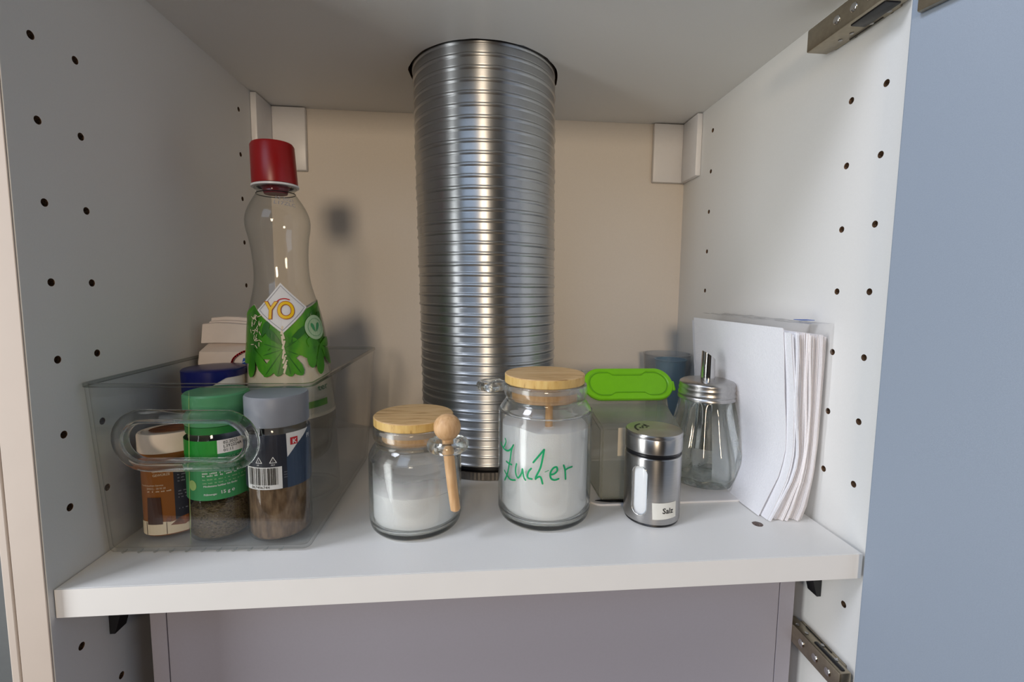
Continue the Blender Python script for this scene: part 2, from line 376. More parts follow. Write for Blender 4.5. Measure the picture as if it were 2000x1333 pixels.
# ------------------------------------------------------------------ flexible duct
dt = thing('flexible_duct', 'corrugated aluminium exhaust duct rising from shelf to cupboard top', 'duct', (.2870, .2290, .0))
def ductc(z): t = z / .46; return (-.0085 * t, .0022 * t)
prof = []; z = .013; k = 0
bm = bmesh.new(); rings = []
while z < .498:
    per = .0092 + .0024 * min(1, z / .43)
    R = .0757 + .0018 * min(1, z / .43)
    shape = [(0, .0000), (.05, .0005), (.12, .0009), (.20, .0009), (.27, .0006), (.33, .0)]
    shape += [(.33 + .67 * (j + .5) / 8, (.00030 if j % 2 == 0 else -.00012)) for j in range(8)]
    for f, dr in shape:
        zz = z + per * f; cx, cyy = ductc(zz); r = R + dr
        w1 = .0003 * sin(k * 1.7)
        rings.append([(cx + w1 + r * cos(2 * pi * i / 96), cyy + r * sin(2 * pi * i / 96), zz) for i in range(96)])
    z += per; k += 1
loops(bm, rings)
obj('corrugated_tube', bm, M_duct, dt, 60)
bm = bmesh.new(); rings = []
for zz, dr in ((.0005, 0), (.0005, .0016), (.0085, .0016), (.0087, 0)):
    rings.append([((.0765 + dr + (.0003 if (i % 2 and dr) else 0)) * cos(2 * pi * i / 240), (.0765 + dr + (.0003 if (i % 2 and dr) else 0)) * sin(2 * pi * i / 240), zz) for i in range(240)])
loops(bm, rings); obj('clamp_band', bm, plain('dull_dark_steel', (120, 116, 112), .4, 1.0, nscale=300, ncol=.08), dt, label='dark serrated clamp band at the foot of the duct')
obj('collar', lathe([(.0740, .0003), (.0740, .0145), (.0752, .0148)], 64), M_blackp, dt, 30)

# ------------------------------------------------------------------ clear bin and its contents
BX, BY = .0007, .0268
bn = thing('storage_bin', 'clear plastic storage bin with an oval front handle at the left', 'bin', (BX, BY, 0), (0, 0, 0))
BW, BD, BH = .1555, .2070, .1285
def binring(z, inset, r=.0075):
    t = z / BH; ix = .0045 * (1 - t) ; iy = .0105 * (1 - t); sk = -.0060
    pts = rrect(.0000 + inset + .0004 * (1 - t), BW - inset - ix * 1.9, inset + iy, BD - inset - iy * .7, max(.001, r - inset), 6, z)
    return [(x, y + sk * (x / BW - .3) + 0, z) for x, y, z in pts]
rings = [binring(.0004, .0045), binring(.0006, .0025), binring(.0016, .0009), binring(.0035, .0002)]
rings += [binring(z, 0) for z in (.02, .04, .06, .08, .10, .12)] + [binring(BH - .002, 0)]
rim_in = [binring(BH - .002, .0022)]
inner = [binring(z, .0022) for z in (.12, .10, .08, .06, .04, .02)] + [binring(.0055, .0022), binring(.0035, .0030), binring(.0026, .0050)]
bm = bmesh.new(); R = loops(bm, rings + rim_in + inner); bm.faces.new(R[0][::-1]); bm.faces.new(R[-1])
bmesh.ops.recalc_face_normals(bm, faces=bm.faces)
binbody = obj('bin_body', bm, M_bin, bn, 40)
# hand hole in the front wall
def stadium(cx, cz, hw, hh, n=14): return [(cx + (hw - hh) * (1 if -pi / 2 <= a < pi / 2 else -1) + hh * cos(a), cz + hh * sin(a)) for a in [(-pi / 2 + pi * i / n) for i in range(n + 1)] + [(pi / 2 + 1e-6 + pi * i / n) for i in range(n + 1)]]
HC = (.0680 - BX, .0875)
hc = bmesh.new(); st = stadium(HC[0], HC[1], .0400, .0133)
loops(hc, [[(x, -.01, z_) for x, z_ in st], [(x, .02, z_) for x, z_ in st]], cap0=True, cap1=True); bmesh.ops.recalc_face_normals(hc, faces=hc.faces)
hc.transform(Matrix.Translation(bn.location))
bpy.context.view_layer.update(); boolean_cut(binbody, hc, M_bin)
# moulded handle rim: a flared stadium flange around the hole
bm = bmesh.new(); yb = .0035
def strip(hw, hh, y): return [(x, y + .0386 * (-x + .3 * BW) * 1 + iy_(z_), z_) for x, z_ in stadium(HC[0], HC[1], hw, hh)]
def iy_(z_): return .0105 * (1 - z_ / BH)
prof_h = [(.0405, .0138, .003), (.0403, .0136, -.003), (.0412, .0145, -.0050), (.0424, .0157, -.0048), (.0432, .0165, -.0030), (.0470, .0200, -.0022), (.0500, .0228, -.0012), (.0503, .0231, -.0002), (.0495, .0223, .0000), (.0460, .0190, -.0008), (.0425, .0156, -.0014), (.0418, .0150, .003)]
loops(bm, [strip(*p) for p in prof_h], closed=True); obj('handle', bm, real_glass('moulded_acrylic', (.97, .975, .97, 1), .0, 1.42), bn, 50)
# rolled rim at the top
bm = bmesh.new(); sec = [(-.0006, -.0022), (.0022, -.0022), (.0022, .0), (.0012, .0006), (-.0006, .0002)]
loops(bm, [[(p[0], p[1], BH + dz) for p in binring(BH, ins)] for ins, dz in [(s_[0], s_[1]) for s_ in sec]], closed=True); obj('rim', bm, M_binrim, bn, 50)
for i in range(11):
    bm = bmesh.new(); tube(bm, [(0, -.0004, .0006), (.0012, -.0009, .0008), (.0030, -.0006, .0016), (.0036, .0006, .0026)], [.0003, .0006, .0006, .0003], 6)
    x = .0115 + i * .0112; o = obj('moulded_rib', bm, M_binrim, bn, 50); o.location = (x, .0124 - .0386 * (x - .3 * BW), 0)
ZF = .0030

def ring_arc(r, z0, z1, n, tk): return [(r, z0), (r, z1), (r - tk, z1), (r - tk, z0), (r, z0)]
def bars(x0, y0, widths, h, rot=0, gap=.25):
    """unreadable small print: short dashes on one line"""
    out = []; x = x0
    for w_ in widths:
        pts = [(x, y0), (x + w_, y0), (x + w_, y0 + h), (x, y0 + h)]
        c_, s_ = cos(rot), sin(rot); out.append([(x0 + (px - x0) * c_ - (py - y0) * s_, y0 + (px - x0) * s_ + (py - y0) * c_) for px, py in pts]); x += w_ + h * gap * 3
    return out
def small_print(seed, u0, u1, vs, h, rot=0):
    rr = random.Random(seed); polys = []
    for v in vs:
        x = u0
        while x < u1 - h:
            w_ = rr.uniform(1.2, 4.5) * h; w_ = min(w_, u1 - x)
            n = max(1, int(w_ / (h * .8)))
            for q in range(n):
                xx = x + q * h * .8; hh = h * rr.uniform(.65, 1.0); yy = v + (xx - u0) * math.tan(rot)
                polys.append([(xx, yy), (xx + h * .5, yy), (xx + h * .5, yy + hh), (xx, yy + hh)])
            x += w_ + h * .9
    return polys

# -- green herb jar
g = thing('spice_jar', 'clear spice jar of dried herbs with pale green cap and green label', 'spice jar', (.0700, .0660, ZF))
R = .0222
obj('glass_body', lathe([(0, .0004), (.0190, .0004), (.0214, .0016), (R, .0045), (R, .073), (.0212, .078), (.0198, .0805), (.0196, .0885)], 56), M_pet, g, 45)
bm = lathe([(0, .0022), (.0190, .0022), (.0208, .0045), (.0209, .026), (.016, .0275), (.008, .0262), (0, .027)], 48)
for v in bm.verts:
    if v.co.z > .02: v.co.z += .0035 * noise.noise(v.co * 90) + .004 * (v.co.x / R)
obj('dried_herbs', bm, M_herb, g, 60); bpy.data.objects[-1] if False else None
for k in range(70):   # loose flakes clinging to the inside above the fill are one part
    pass
bm = bmesh.new()
for k in range(160):
    a_ = random.uniform(-1.8, 1.8); zz = .026 + random.random() ** 2 * .016; rr = .0212
    p = Vector((rr * sin(a_), -rr * cos(a_), zz)); s_ = random.uniform(.0004, .0010)
    u_ = Vector((cos(a_), sin(a_), random.uniform(-1, 1))).normalized() * s_; v_ = Vector((0, 0, 1)) * s_ * .45
    bm.faces.new([bm.verts.new(p + q) for q in (u_, v_, -u_, -v_)])
o = obj('herb_flakes', bm, M_herb, g, -1); o['kind'] = 'stuff'
obj('cap', lathe([(.0188, .0890), (.0216, .0890), (.0222, .0898), (.0224, .1110), (.0212, .1124), (0, .1124)], 56), M_greencap, g, 40)
obj('cap_ring', lathe([(.0200, .0830), (.0214, .0832), (.0216, .0886), (.0190, .0888)], 56), flat('green_ring', (30, 120, 50)), g, 40)
tilt = .10
mp_ = cylmap(R, .0003)
def band(u0, u1, v0, v1, sl=0.0): return [(u0, v0 + sl * u0), (u1, v0 + sl * u1), (u1, v1 + sl * u1), (u0, v1 + sl * u0)]
lb = art('label', [band(-2.2, 2.2, .0335, .0785)], mp_, M_glabel, g)
mq = cylmap(R, .0005)
art('label_band', [band(-2.2, .43, .066, .0790)], mq, M_glabel2, g)
art('date_field', [band(.43, 1.75, .0688, .0790)], mq, M_white, g, label='white field with the stamped best before date')
def txt(name, body, size, u, v, r, mat, parent, off=.0007, sx=1.0, sl=0.0, bold=0):
    return art_bm(name, text_bm(body, size, 0, 0, sl, sx, bold=bold), (lambda f, u=u, v=v, r=r: (lambda x, y: f(u + x / r, v + y)))(cylmap(r, off), u, v, r), mat, parent, step=.0025)
for j, s_ in enumerate(('02.2025', 'L392224A', '01:11')): txt('lettering', s_, .0032, .60, .0758 - j * .0030, R, M_black, g, sx=.95, sl=.04)
txt('lettering', 'Provence', .0030, -.83, .0600, R, M_white, g, bold=.00006)
txt('lettering', 'Mindestens haltbar bis Ende:', .0019, -.02, .0440, R, M_white, g, bold=.00004, sl=.02)
txt('lettering', 'Füllmenge:', .0020, -.02, .0375, R, M_white, g, bold=.00004, sl=.03)
txt('lettering', '15 g ℮', .0036, .46, .0380, R, M_white, g, bold=.00008, sl=.03)
art('small_print', small_print(3, -.04, 1.45, (.0655, .0635, .0610, .0590, .0570, .0535, .0515, .0490, .0465), .0009 / 1), cylmap(R, .0006), M_sealm, g, step=.3) if False else None
def sp(name, seed, u0, u1, vs, h, r, mat, parent, sl=0.0, z=.0006):
    f = cylmap(r, z); pol = [[(x / r, y) for x, y in p] for p in small_print(seed, u0 * r, u1 * r, vs, h, sl)]
    return art(name, pol, f, mat, parent, step=0)
sp('small_print', 3, -.04, 1.3, (.0648, .0628, .0603, .0583, .0560, .0492, .0465), .0009, R, M_sealm, g, .02)
sp('small_print', 5, -.04, 1.0, (.0538, .0520), .0012, R, M_white, g, .02)
art('leaf_motif', [ell(-.55, .052, .22, .006, rot=.3), ell(-.42, .045, .16, .004)], mq, M_leafp, g)

# -- ground pepper jar
p = thing('spice_jar', 'clear spice jar of brown ground spice with grey cap and dark barcode label', 'spice jar', (.1155, .0638, ZF))
R = .0228
obj('glass_body', lathe([(0, .0004), (.0200, .0004), (.0222, .0016), (R, .0040), (R, .078), (.0215, .082), (.0202, .0838), (.0200, .0890)], 56), M_pet, p, 45)
obj('ground_spice', lathe([(0, .0016), (.0200, .0016), (.0214, .0040), (.0216, .060), (.015, .0615), (0, .061)], 48), M_pepper, p, 50)
obj('cap', lathe([(.0190, .0885), (.0222, .0885), (.0227, .0893), (.0227, .1098), (.0219, .1112), (0, .1112)], 56), M_greylid, p, 40)
m1 = cylmap(R, .0003); m2 = cylmap(R, .0005)
art('label', [band(-2.3, 2.3, .0418, .0835)], m1, M_navy, p)
art('label_band', [band(.62, 2.3, .0416, .0837)], cylmap(R, .0004), M_navy2, p)
art('brand_flag', [[(.62, .0838), (1.46, .0838), (1.25, .0795), (.95, .0738), (.64, .0655)]], m2, M_white, p, label='white pennant with a red square logo')
m3 = cylmap(R, .0007)
art('logo', [band(.74, .98, .0743, .0800)], m3, M_redp, p)
txt('lettering', 'K', .0050, .80, .0752, R, M_white, p, off=.0009, bold=.0001)
txt('lettering', 'Pf', .0050, 1.36, .0760, R, M_white, p)
art('barcode_field', [band(-.72, .47, .0420, .0592)], m2, M_white, p)
rr = random.Random(9); u_ = -.62; pol = []
while u_ < .34:
    w_ = rr.choice((.010, .018, .030)); pol.append(band(u_, u_ + w_, .0455, .0586)); u_ += w_ + rr.choice((.012, .022, .034))
art('barcode', pol, m3, M_black, p, step=0)
txt('lettering', '067406744', .0030, -.52, .0428, R, M_black, p, sx=1.05)
for u0, s_ in ((-.58, 'PP'), (-.22, 'PP'), (.22, 'PET')):
    tri = [(u0 - .10, .0625), (u0 + .10, .0625), (u0, .0668), (u0 - .10, .0625)]
    art('recycling_mark', stroke_polys(tri, .0005, R), m2, M_white, p, step=0)
    txt('lettering', s_, .0017, u0 - .06, .0603, R, M_white, p)
txt('lettering', '1', .0018, .20, .0634, R, M_white, p); txt('lettering', '5', .0018, -.24, .0634, R, M_white, p)
art('best_before_mark', small_print(4, .52, .62, (.050, .052, .054), .0008), m2, M_silver, p, step=0)

# -- brown cocoa style box with cream lid
cc = thing('cardboard_tin', 'brown oval spice tin with cream lid and woody band, beside left wall', 'tin', (.0315, .0745, ZF))
A_, B_, RO = .0222, .0165, radians(33)
def ov(a, k=1.0, z=0):   # a = 0 faces -y
    x, y = sin(a), -cos(a); ca, sa = cos(RO), sin(RO); xl, yl = x * ca + y * sa, -x * sa + y * ca
    t = 1 / sqrt((xl / A_) ** 2 + (yl / B_) ** 2) * 1.0; return (x * t * k, y * t * k, z)
def ovr(z, k, n=64): return [ov(2 * pi * i / n, k, z) for i in range(n)]
bm = bmesh.new(); loops(bm, [ovr(.0003, .95), ovr(.0012, .99), ovr(.066, .99), ovr(.066, .9)], cap0=True, cap1=True); obj('body', bm, M_brownl, cc, 40)
bm = bmesh.new(); loops(bm, [ovr(.0655, 1.015), ovr(.0668, 1.05), ovr(.0790, 1.05), ovr(.0806, 1.01), ovr(.0806, .92), ovr(.0798, .90)], cap1=True); obj('lid', bm, M_creamlid, cc, 40)
bm = bmesh.new(); bm.faces.new([bm.verts.new((x * .72, y * .66, .0809)) for x, y, z in ovr(0, 1)]); obj('lid_window', bm, M_tbrown, cc, -1, label='dark brown oval patch on the cream lid')
def ovmap(off): return lambda u, v: Vector(ov(u, .99 + off / .02, v))
mo, mo2 = ovmap(.0003), ovmap(.0006)
art('wood_band', [[(-2.2, .0015), (1.9, .0015), (1.9, .0130), (.9, .0125), (.3, .0110), (-.3, .0125), (-.9, .0120), (-2.2, .0125)]], mo, M_cream, cc)
art('dark_panel', [band(.45, 1.7, .0120, .0560)], mo, M_navy, cc)
art('chocolate_motif', [[(-.56, .0100), (-.02, .0100), (-.05, .0315), (-.52, .0315)]], mo2, M_brownd, cc)
art('crumb_motif', [[(.25, .0085), (.8, .0070), (1.2, .0110), (1.1, .0150), (.6, .0135)], [(.1, .012), (.25, .011), (.3, .0155), (.15, .015)]], mo2, M_tbrown, cc)
art('plank_line', [band(-.62, -.60, .0018, .0118), band(.10, .12, .0018, .0112)], mo2, M_brownd, cc)
def txto(body, size, u, v, mat, sx=1.0, sl=0.0, k=.020):
    return art_bm('lettering', text_bm(body, size, 0, 0, sl, sx), (lambda x, y: mo2(u + x / k, v + y)), mat, cc, step=.003)
txto('GANZE', .0026, -.30, .0510, M_cream, sl=.05); txto('GEWÜRZE', .0026, -.28, .0480, M_cream, sl=.05)
txto('Verbraucher-Service', .0019, -.72, .0405, M_cream); txto('(0421) - 20 93 20', .0019, -.52, .0380, M_cream)
def spo(seed, u0, u1, vs, h, mat):
    return art('small_print', [[(x / .02, y) for x, y in pp] for pp in small_print(seed, u0 * .02, u1 * .02, vs, h)], mo2, mat, cc, step=0)
spo(7, -.5, .38, (.0358,), .0011, M_cream); spo(8, .6, 1.1, (.0520, .0495, .0470, .0445, .0420, .0340, .0315, .0290, .0200), .0010, M_silver); spo(2, -1.05, -.9, (.030, .034, .038, .042, .046, .050), .0012, M_cream)
spo(12, .0, .8, (.0705,), .0011, M_orange)

# -- white canister with navy lid
cn = thing('canister', 'white canister with navy blue flip lid behind the green capped jar', 'canister', (.0405, .1190, ZF))
R = .0232
obj('body', lathe([(0, 0), (.0220, 0), (R, .0012), (R, .1175), (.0200, .1185)], 56), M_whitep, cn, 40)
bm = bmesh.new(); n = 72; rings = []
def lowz(a): return .1085 + .0065 * max(-1, min(1, 2.2 * sin(a - .35)))
for r_, zf in ((R + .0004, 0), (R + .0014, .0004), (R + .0016, None), (R + .0006, 9), (R * .6, 9.3)):
    ring = []
    for i in range(n):
        a_ = 2 * pi * i / n; zz = .1218 if zf == 9 else .1222 if zf == 9.3 else (.1208 if zf is None else lowz(a_) + zf)
        ring.append((r_ * sin(a_), -r_ * cos(a_), zz))
    rings.append(ring)
loops(bm, rings, cap1=True); obj('flip_lid', bm, M_bluec, cn, 45)
art('label_band', [band(-2, 2, .020, .104)], cylmap(R, .0003), flat('pale_blue_label', (150, 165, 200)), cn)

# -- folded paper bag
pb = thing('paper_bag', 'white paper sugar bag with folded-over top and red arc print', 'paper bag', (.0048, .1560, ZF))
PWd, PDp = .0500, .0560
def prism(bm, secs, cap=True):
    loops(bm, [[(x, y, z) for x, y, z in s_] for s_ in secs], cap0=cap, cap1=cap)
def wob(x, y, z, k=.0016): v = Vector((x, y, z)) * 55; return (x + k * noise.noise(v), y + k * noise.noise(v + Vector((7, 3, 1))), z)
bm = bmesh.new(); secs = []
for z_, ins, sl in [(0.0, .002, 0)] + [(.012 * i, .0, 0) for i in range(1, 11)] + [(.130, .0005, 0), (.136, .004, .002), (.142, .0075, .006)]:
    pts = rrect(ins, PWd - ins * .4, ins * 2.0 + sl, PDp - ins * 2 - sl, .003, 3)
    q = []
    for i in range(len(pts)):
        (x0, y0, _), (x1, y1, _) = pts[i], pts[(i + 1) % len(pts)]
        for t in range(4): q.append(wob(x0 + (x1 - x0) * t / 4, y0 + (y1 - y0) * t / 4, z_ + (0 if z_ == 0 else .0)))
    secs.append(q)
prism(bm, secs); obj('bag_body', bm, M_paper, pb, 25)
bm = bmesh.new()
for (y0, y1, z0, z1, xa, xb, k) in ((.004, .0075, .1385, .1570, .0058, .0498, 1), (.0085, .0110, .1420, .1590, .0100, .0500, 2), (.012, .015, .1405, .1625, .0105, .0502, 3)):
    ya, yb_ = y0, y1; sec = []
    for x_, dz in ((xa - .002, 0), (xa + .01, .0012), (xa + .022, .0009), (xb, -.0008)):
        sec.append([wob(x_, ya - .002, z0 + dz * .3, .0008), wob(x_, yb_, z0, .0008), wob(x_, yb_ + .001, z1 + dz, .0008), wob(x_, ya + .001, z1 + dz - .0006, .0008)])
    loops(bm, sec, cap0=True, cap1=True)
obj('folded_top', bm, M_paper, pb)
fb = lambda u, v: Vector((u, -.0019, v))
arc = smooth_pts([(.0500, .1325), (.0420, .1300), (.0345, .1245), (.0320, .1175), (.0335, .1120)])
art('red_arc', stroke_polys(arc, .0018), fb, M_redp, pb, step=0)
fb2 = lambda u, v: Vector((u, -.0021, v))
art('emblem', [[(.0415, .1180), (.0480, .1180), (.0462, .1245), (.0432, .1245)]], fb2, M_blue, pb, step=0)
art('emblem_outline', stroke_polys([(.0440, .1250), (.0446, .1270), (.0452, .1250)], .0005) + [[(.0425, .1200), (.0470, .1222), (.0468, .1227), (.0424, .1206)]], lambda u, v: Vector((u, -.0023, v)), M_white, pb, step=0)
art_bm('lettering', text_bm('IA', .0052, .0402, .1130, 0, 1, bold=.0001), fb2, M_black, pb, step=0)
art('small_print', small_print(6, .0400, .0480, (.1108,), .0009), fb2, M_black, pb, step=0)

# -- syrup bottle
yb_ = thing('syrup_bottle', 'tall clear syrup bottle with red cap and leafy green label', 'bottle', (.1012, .1385, ZF), (0, -.040, 0))
bp = [(0, .004), (.018, .003), (.030, .0003), (.0355, .0015), (.0372, .006), (.0372, .09), (.0360, .111), (.0330, .150), (.0305, .168), (.0262, .185), (.0238, .196),
      (.0228, .208), (.0232, .222), (.0245, .235), (.0262, .244), (.0268, .251), (.0258, .258), (.0225, .266), (.0180, .2735), (.0158, .2770), (.0156, .2795), (.0172, .2805), (.0174, .2815), (.0150, .2820), (.0150, .289)]
zs = [q[1] for q in bp[4:20]]; rs_ = [q[0] for q in bp[4:20]]; rz = interp(zs, rs_)
pf = smooth_pts(bp, 3)
obj('bottle_body', lathe([(max(0, a_), b_) for a_, b_ in pf], 64), M_pet, yb_, 60)
obj('cap', lathe([(.0150, .2845), (.0186, .2845), (.0188, .2860), (.0180, .3180), (.0168, .3200), (0, .3206)], 48), M_red, yb_, 50)
obj('neck_ring', lathe([(.0152, .2822), (.0196, .2822), (.0196, .2838), (.0152, .2842)], 48), M_whitep, yb_, 40)
obj('cap_liner', lathe([(0, .2770), (.0095, .2765), (.0110, .281), (.0130, .2835)], 32), M_redpink, yb_, 40)
obj('neck_line', lathe([(.0161, .2762), (.0164, .2765), (.0161, .2770)], 48), M_black, yb_, 40)
obj('syrup_residue', lathe([(0, .0045), (.018, .0042), (.030, .0030), (.0350, .005), (.0355, .008), (0, .0085)], 40), M_crumb, yb_, 40) if False else None
b1, b2, b3, b4, b5 = (cylmap(rz, o_) for o_ in (.0003, .0006, .0009, .0012, .0015))
ltop = interp([-2.6, -1.2, -.587, -.335, .287, .998, 1.45, 1.9, 2.5, 3.4], [.165, .170, .1786, .1709, .1530, .1735, .178, .1815, .178, .168])
def field(lo, hi, n=120, u0=-2.6, u1=3.4):
    us = [u0 + (u1 - u0) * k / n for k in range(n + 1)]
    return [[(p_, lo(p_)), (q_, lo(q_)), (q_, hi(q_)), (p_, hi(p_))] for p_, q_ in zip(us[:-1], us[1:])]
art('label', field(lambda u: .075, ltop), b1, flat('cream_bottle_label', (226, 214, 190), .4), yb_, step=0)
glo = interp([-2.6, -.6, -.2, .3, .9, 1.6, 3.4], [.126, .127, .131, .136, .130, .127, .124])
art('green_field', field(glo, lambda u: ltop(u) - .0004), b2, M_leaf, yb_, step=0)
def leaf(u0, v0, u1, v1, wd):
    rr_ = .034; x0, x1 = u0 * rr_, u1 * rr_; dx, dy = x1 - x0, v1 - v0; l = math.hypot(dx, dy); nx, ny = -dy / l, dx / l
    prof_ = [(0, .08), (.2, .45), (.45, .85), (.7, 1), (.88, .75), (.97, .35), (1, 0)]
    L_ = [(x0 + dx * t + nx * wd * s_, v0 + dy * t + ny * wd * s_) for t, s_ in prof_]; R_ = [(x0 + dx * t - nx * wd * s_, v0 + dy * t - ny * wd * s_) for t, s_ in prof_[:-1]]
    return [(x / rr_, y) for x, y in L_ + R_[::-1]]
c0 = (.276, .1393)
for t_ in ((-.20, .1160), (.107, .1160), (.411, .1150), (.66, .1150), (-.25, .1340), (-.22, .1450), (.62, .133), (.62, .1465)):
    art('leaf', [leaf(*c0, *t_, .0048)], b3, M_leaf, yb_, step=.1)
    art('leaf_vein', [leaf(*c0, c0[0] + (t_[0] - c0[0]) * .93, c0[1] + (t_[1] - c0[1]) * .93, .0004)], b4, M_leafd, yb_, step=.1)
for a0_, t_ in (((1.25, .1400), (1.14, .1130)), ((1.25, .1400), (1.75, .1200)), ((1.25, .1400), (.85, .1450)), ((-.52, .1413), (-.10, .1165)), ((-.52, .1413), (-.62, .115)), ((1.25, .140), (1.8, .1420)), ((.95, .145), (.93, .1200)), ((.35, .150), (1.0, .128))):
    art('leaf', [leaf(*a0_, *t_, .0046)], b3, M_leaf, yb_, step=.1)
for q in (((.3, .141), (.9, .158)), ((.28, .142), (-.15, .158)), ((1.0, .150), (1.5, .170)), ((-.25, .150), (-.05, .164))):
    art('leaf_shade', [leaf(*q[0], *q[1], .0030)], b3, M_leafd, yb_, step=.1)
rr = random.Random(2); pol = []
for k in range(34):
    u_, v_ = rr.uniform(-.58, -.28), rr.uniform(.140, .170); a_ = rr.uniform(0, 2 * pi); pol += stroke_polys([(u_, v_), (u_ + .09 * cos(a_), v_ + .0032 * sin(a_))], .0006, .034)
for k in range(9):
    v_ = .119 + k * .0042; pol += stroke_polys([(.28 + rr.uniform(-.03, .03), v_), (.30 + rr.uniform(-.04, .04), v_ + .006)], .0014, .034)
art('blossom_print', pol, b4, M_cream, yb_, step=0)
art('diamond_badge', [[(.296, .1965), (.998, .1745), (.287, .1528), (-.392, .1735)]], b4, M_white, yb_, step=.06)
d_ = [(.296, .1940), (.915, .1744), (.287, .1553), (-.312, .1735), (.296, .1940)]
art('badge_outline', stroke_polys(d_, .0004, .030), b5, M_silver, yb_, step=.06)
def yotext(s_, size, u, v, mat, off, bold, sx=1.0, sl=0.0):
    return art_bm('lettering', text_bm(s_, size, 0, 0, sl, sx, bold=bold), (lambda x, y: cylmap(rz, off)(u + x / .030, v + y)), mat, yb_, step=.003)
yotext('YO', .0205, -.16, .1662, M_orange, .0017, .0008, .80, -.03); yotext('YO', .0205, -.16, .1662, M_yellow, .0020, .0003, .80, -.03)
art('swoosh', stroke_polys(smooth_pts([(.10, .1775), (.24, .1818), (.40, .1826), (.52, .1815)]), .0009, .030), b5, M_redp, yb_, step=0)
art('seal', [ell(1.16, .1560, .33, .0110, 32)], b4, M_sealm, yb_, step=.08)
art('seal_ring', stroke_polys(ell(1.16, .1560, .24, .0080, 28) + [ell(1.16, .1560, .24, .0080, 28)[0]], .0003, .033), b5, M_glabel, yb_, step=0)
art('seal_leaf', [leaf(1.12, .152, 1.03, .160, .0016), leaf(1.16, .152, 1.28, .160, .0016)], b5, M_glabel, yb_, step=0)
yotext('ter', .0080, 1.0, .0985, flat('green_ink', (50, 110, 60)), .0009, .0001, sl=.1)
art('label_stripe', [band(.3, 1.25, .0835, .0895, .001)], b3, M_leaf, yb_, step=.1)
art_bm('date_stamp', text_bm('12 2021\nL17ZLC', .0050, 0, 0, -.15), (lambda x, y: cylmap(rz, .0003)(.30 + x / .021, .2690 + y * .9)), M_silver, yb_, step=.004)

# ------------------------------------------------------------------ glass storage jars
def glass_jar(name, label, x, y, prof_out, wall, zb=.004, mat=M_glass):
    t = thing(name, label, 'jar', (x, y, 0)); out = smooth_pts(prof_out, 4)
    inner_ = [(max(r_ - wall, 0), z_) for r_, z_ in out if z_ > zb + .004]
    out = [(max(0, r_), z_) for r_, z_ in out]
    full = out + inner_[::-1] + [(inner_[0][0] * .93, zb + .0012), (inner_[0][0] * .75, zb), (0, zb)]
    obj('glass_body', lathe(full, 96), mat, t, 60); return t
def wood_lid(t, r, z0, z1, plug_r, plug_z0, dx=0, dy=0):
    L = obj('wooden_lid', lathe([(0, z1), (r - .0006, z1), (r, z1 - .0006)], 72), M_wood, t, 40)
    # one disc: top face plus edge
    me = L.data; bm = bmesh.new(); bm.from_mesh(me)
    lathe([(r, z1 - .0006), (r, z0 + .0006), (r - .0006, z0), (0, z0)], 72, bm=bm)
    bmesh.ops.remove_doubles(bm, verts=bm.verts, dist=1e-6); bm.normal_update()
    me.materials.append(M_woodedge)
    for f in bm.faces:
        cz = f.calc_center_median(); f.material_index = 0 if (cz.z > z1 - .0004 and abs(f.normal.z) > .5) else 1
    bmesh.ops.recalc_face_normals(bm, faces=bm.faces); bm.to_mesh(me); bm.free(); L.location = (dx, dy, 0)
    obj('lid_plug', lathe([(0, z0 - .0001), (plug_r, z0 - .0001), (plug_r, plug_z0), (plug_r - .001, plug_z0 - .0008), (0, plug_z0 - .0008)], 56), M_beech, L, 40)
    obj('seal_ring', lathe([(plug_r, z0 - .0025), (plug_r + .0022, z0 - .0030), (plug_r + .0022, z0 - .0062), (plug_r, z0 - .0066)], 56), thin_clear('silicone_seal', (.9, .9, .9, 1), (.8, .8, .8, 1), .3, 2, .35), L, 40)
    return L
# small jar
j1 = glass_jar('glass_jar', 'small squat glass jar of salt with wooden lid and spoon loop', .2205, .0748,
    [(0, .0018), (.022, .0016), (.0310, .0002), (.0355, .0018), (.0374, .0065), (.0378, .015), (.0378, .055), (.0370, .0620), (.0340, .0675), (.0318, .0705), (.0320, .0730), (.0336, .0755), (.0340, .0795), (.0334, .0840), (.0322, .0848)], .0030)
L1 = wood_lid(j1, .0324, .0853, .0925, .0262, .0735, -.0010, .0)
bm = lathe([(0, .0058), (.028, .0056), (.0330, .0090), (.0344, .014), (.0345, .0345), (.030, .0330), (.015, .0325), (0, .0325)], 64)
for v in bm.verts:
    if v.co.z > .030: v.co.z += .0016 * noise.noise(v.co * 70) + .05 * v.co.x * 0
obj('salt_fill', bm, M_sugar, j1, 50)
# salt dust coating the upper inside, one-sided veil left by shaking
dustbm = lathe([(.0346, .0345), (.0346, .0430), (.0346, .0500), (.0344, .0560)], 64)
for v in dustbm.verts:
    if v.co.z > .045: v.co.z += .0025 * sin(2 * atan2(v.co.y, v.co.x) + 1) + .001 * noise.noise(v.co * 120)
obj('salt_haze', dustbm, thin_clear('salt_dust', (.9, .9, .9, 1), (.85, .85, .85, 1), .6, 1, .5, (.95, .95, .97, 1)), j1, 50, 'thin veil of salt dust on the inner glass wall')
dm = MATS['salt_dust']; nt = dm.node_tree; tc = nt.nodes.new('ShaderNodeTexCoord'); sx_ = nt.nodes.new('ShaderNodeSeparateXYZ'); mr = nt.nodes.new('ShaderNodeMapRange')
nzz = nt.nodes.new('ShaderNodeTexNoise'); nzz.inputs['Scale'].default_value = 45; ad = nt.nodes.new('ShaderNodeMath'); ad.operation = 'MULTIPLY_ADD'; ad.inputs[1].default_value = .012
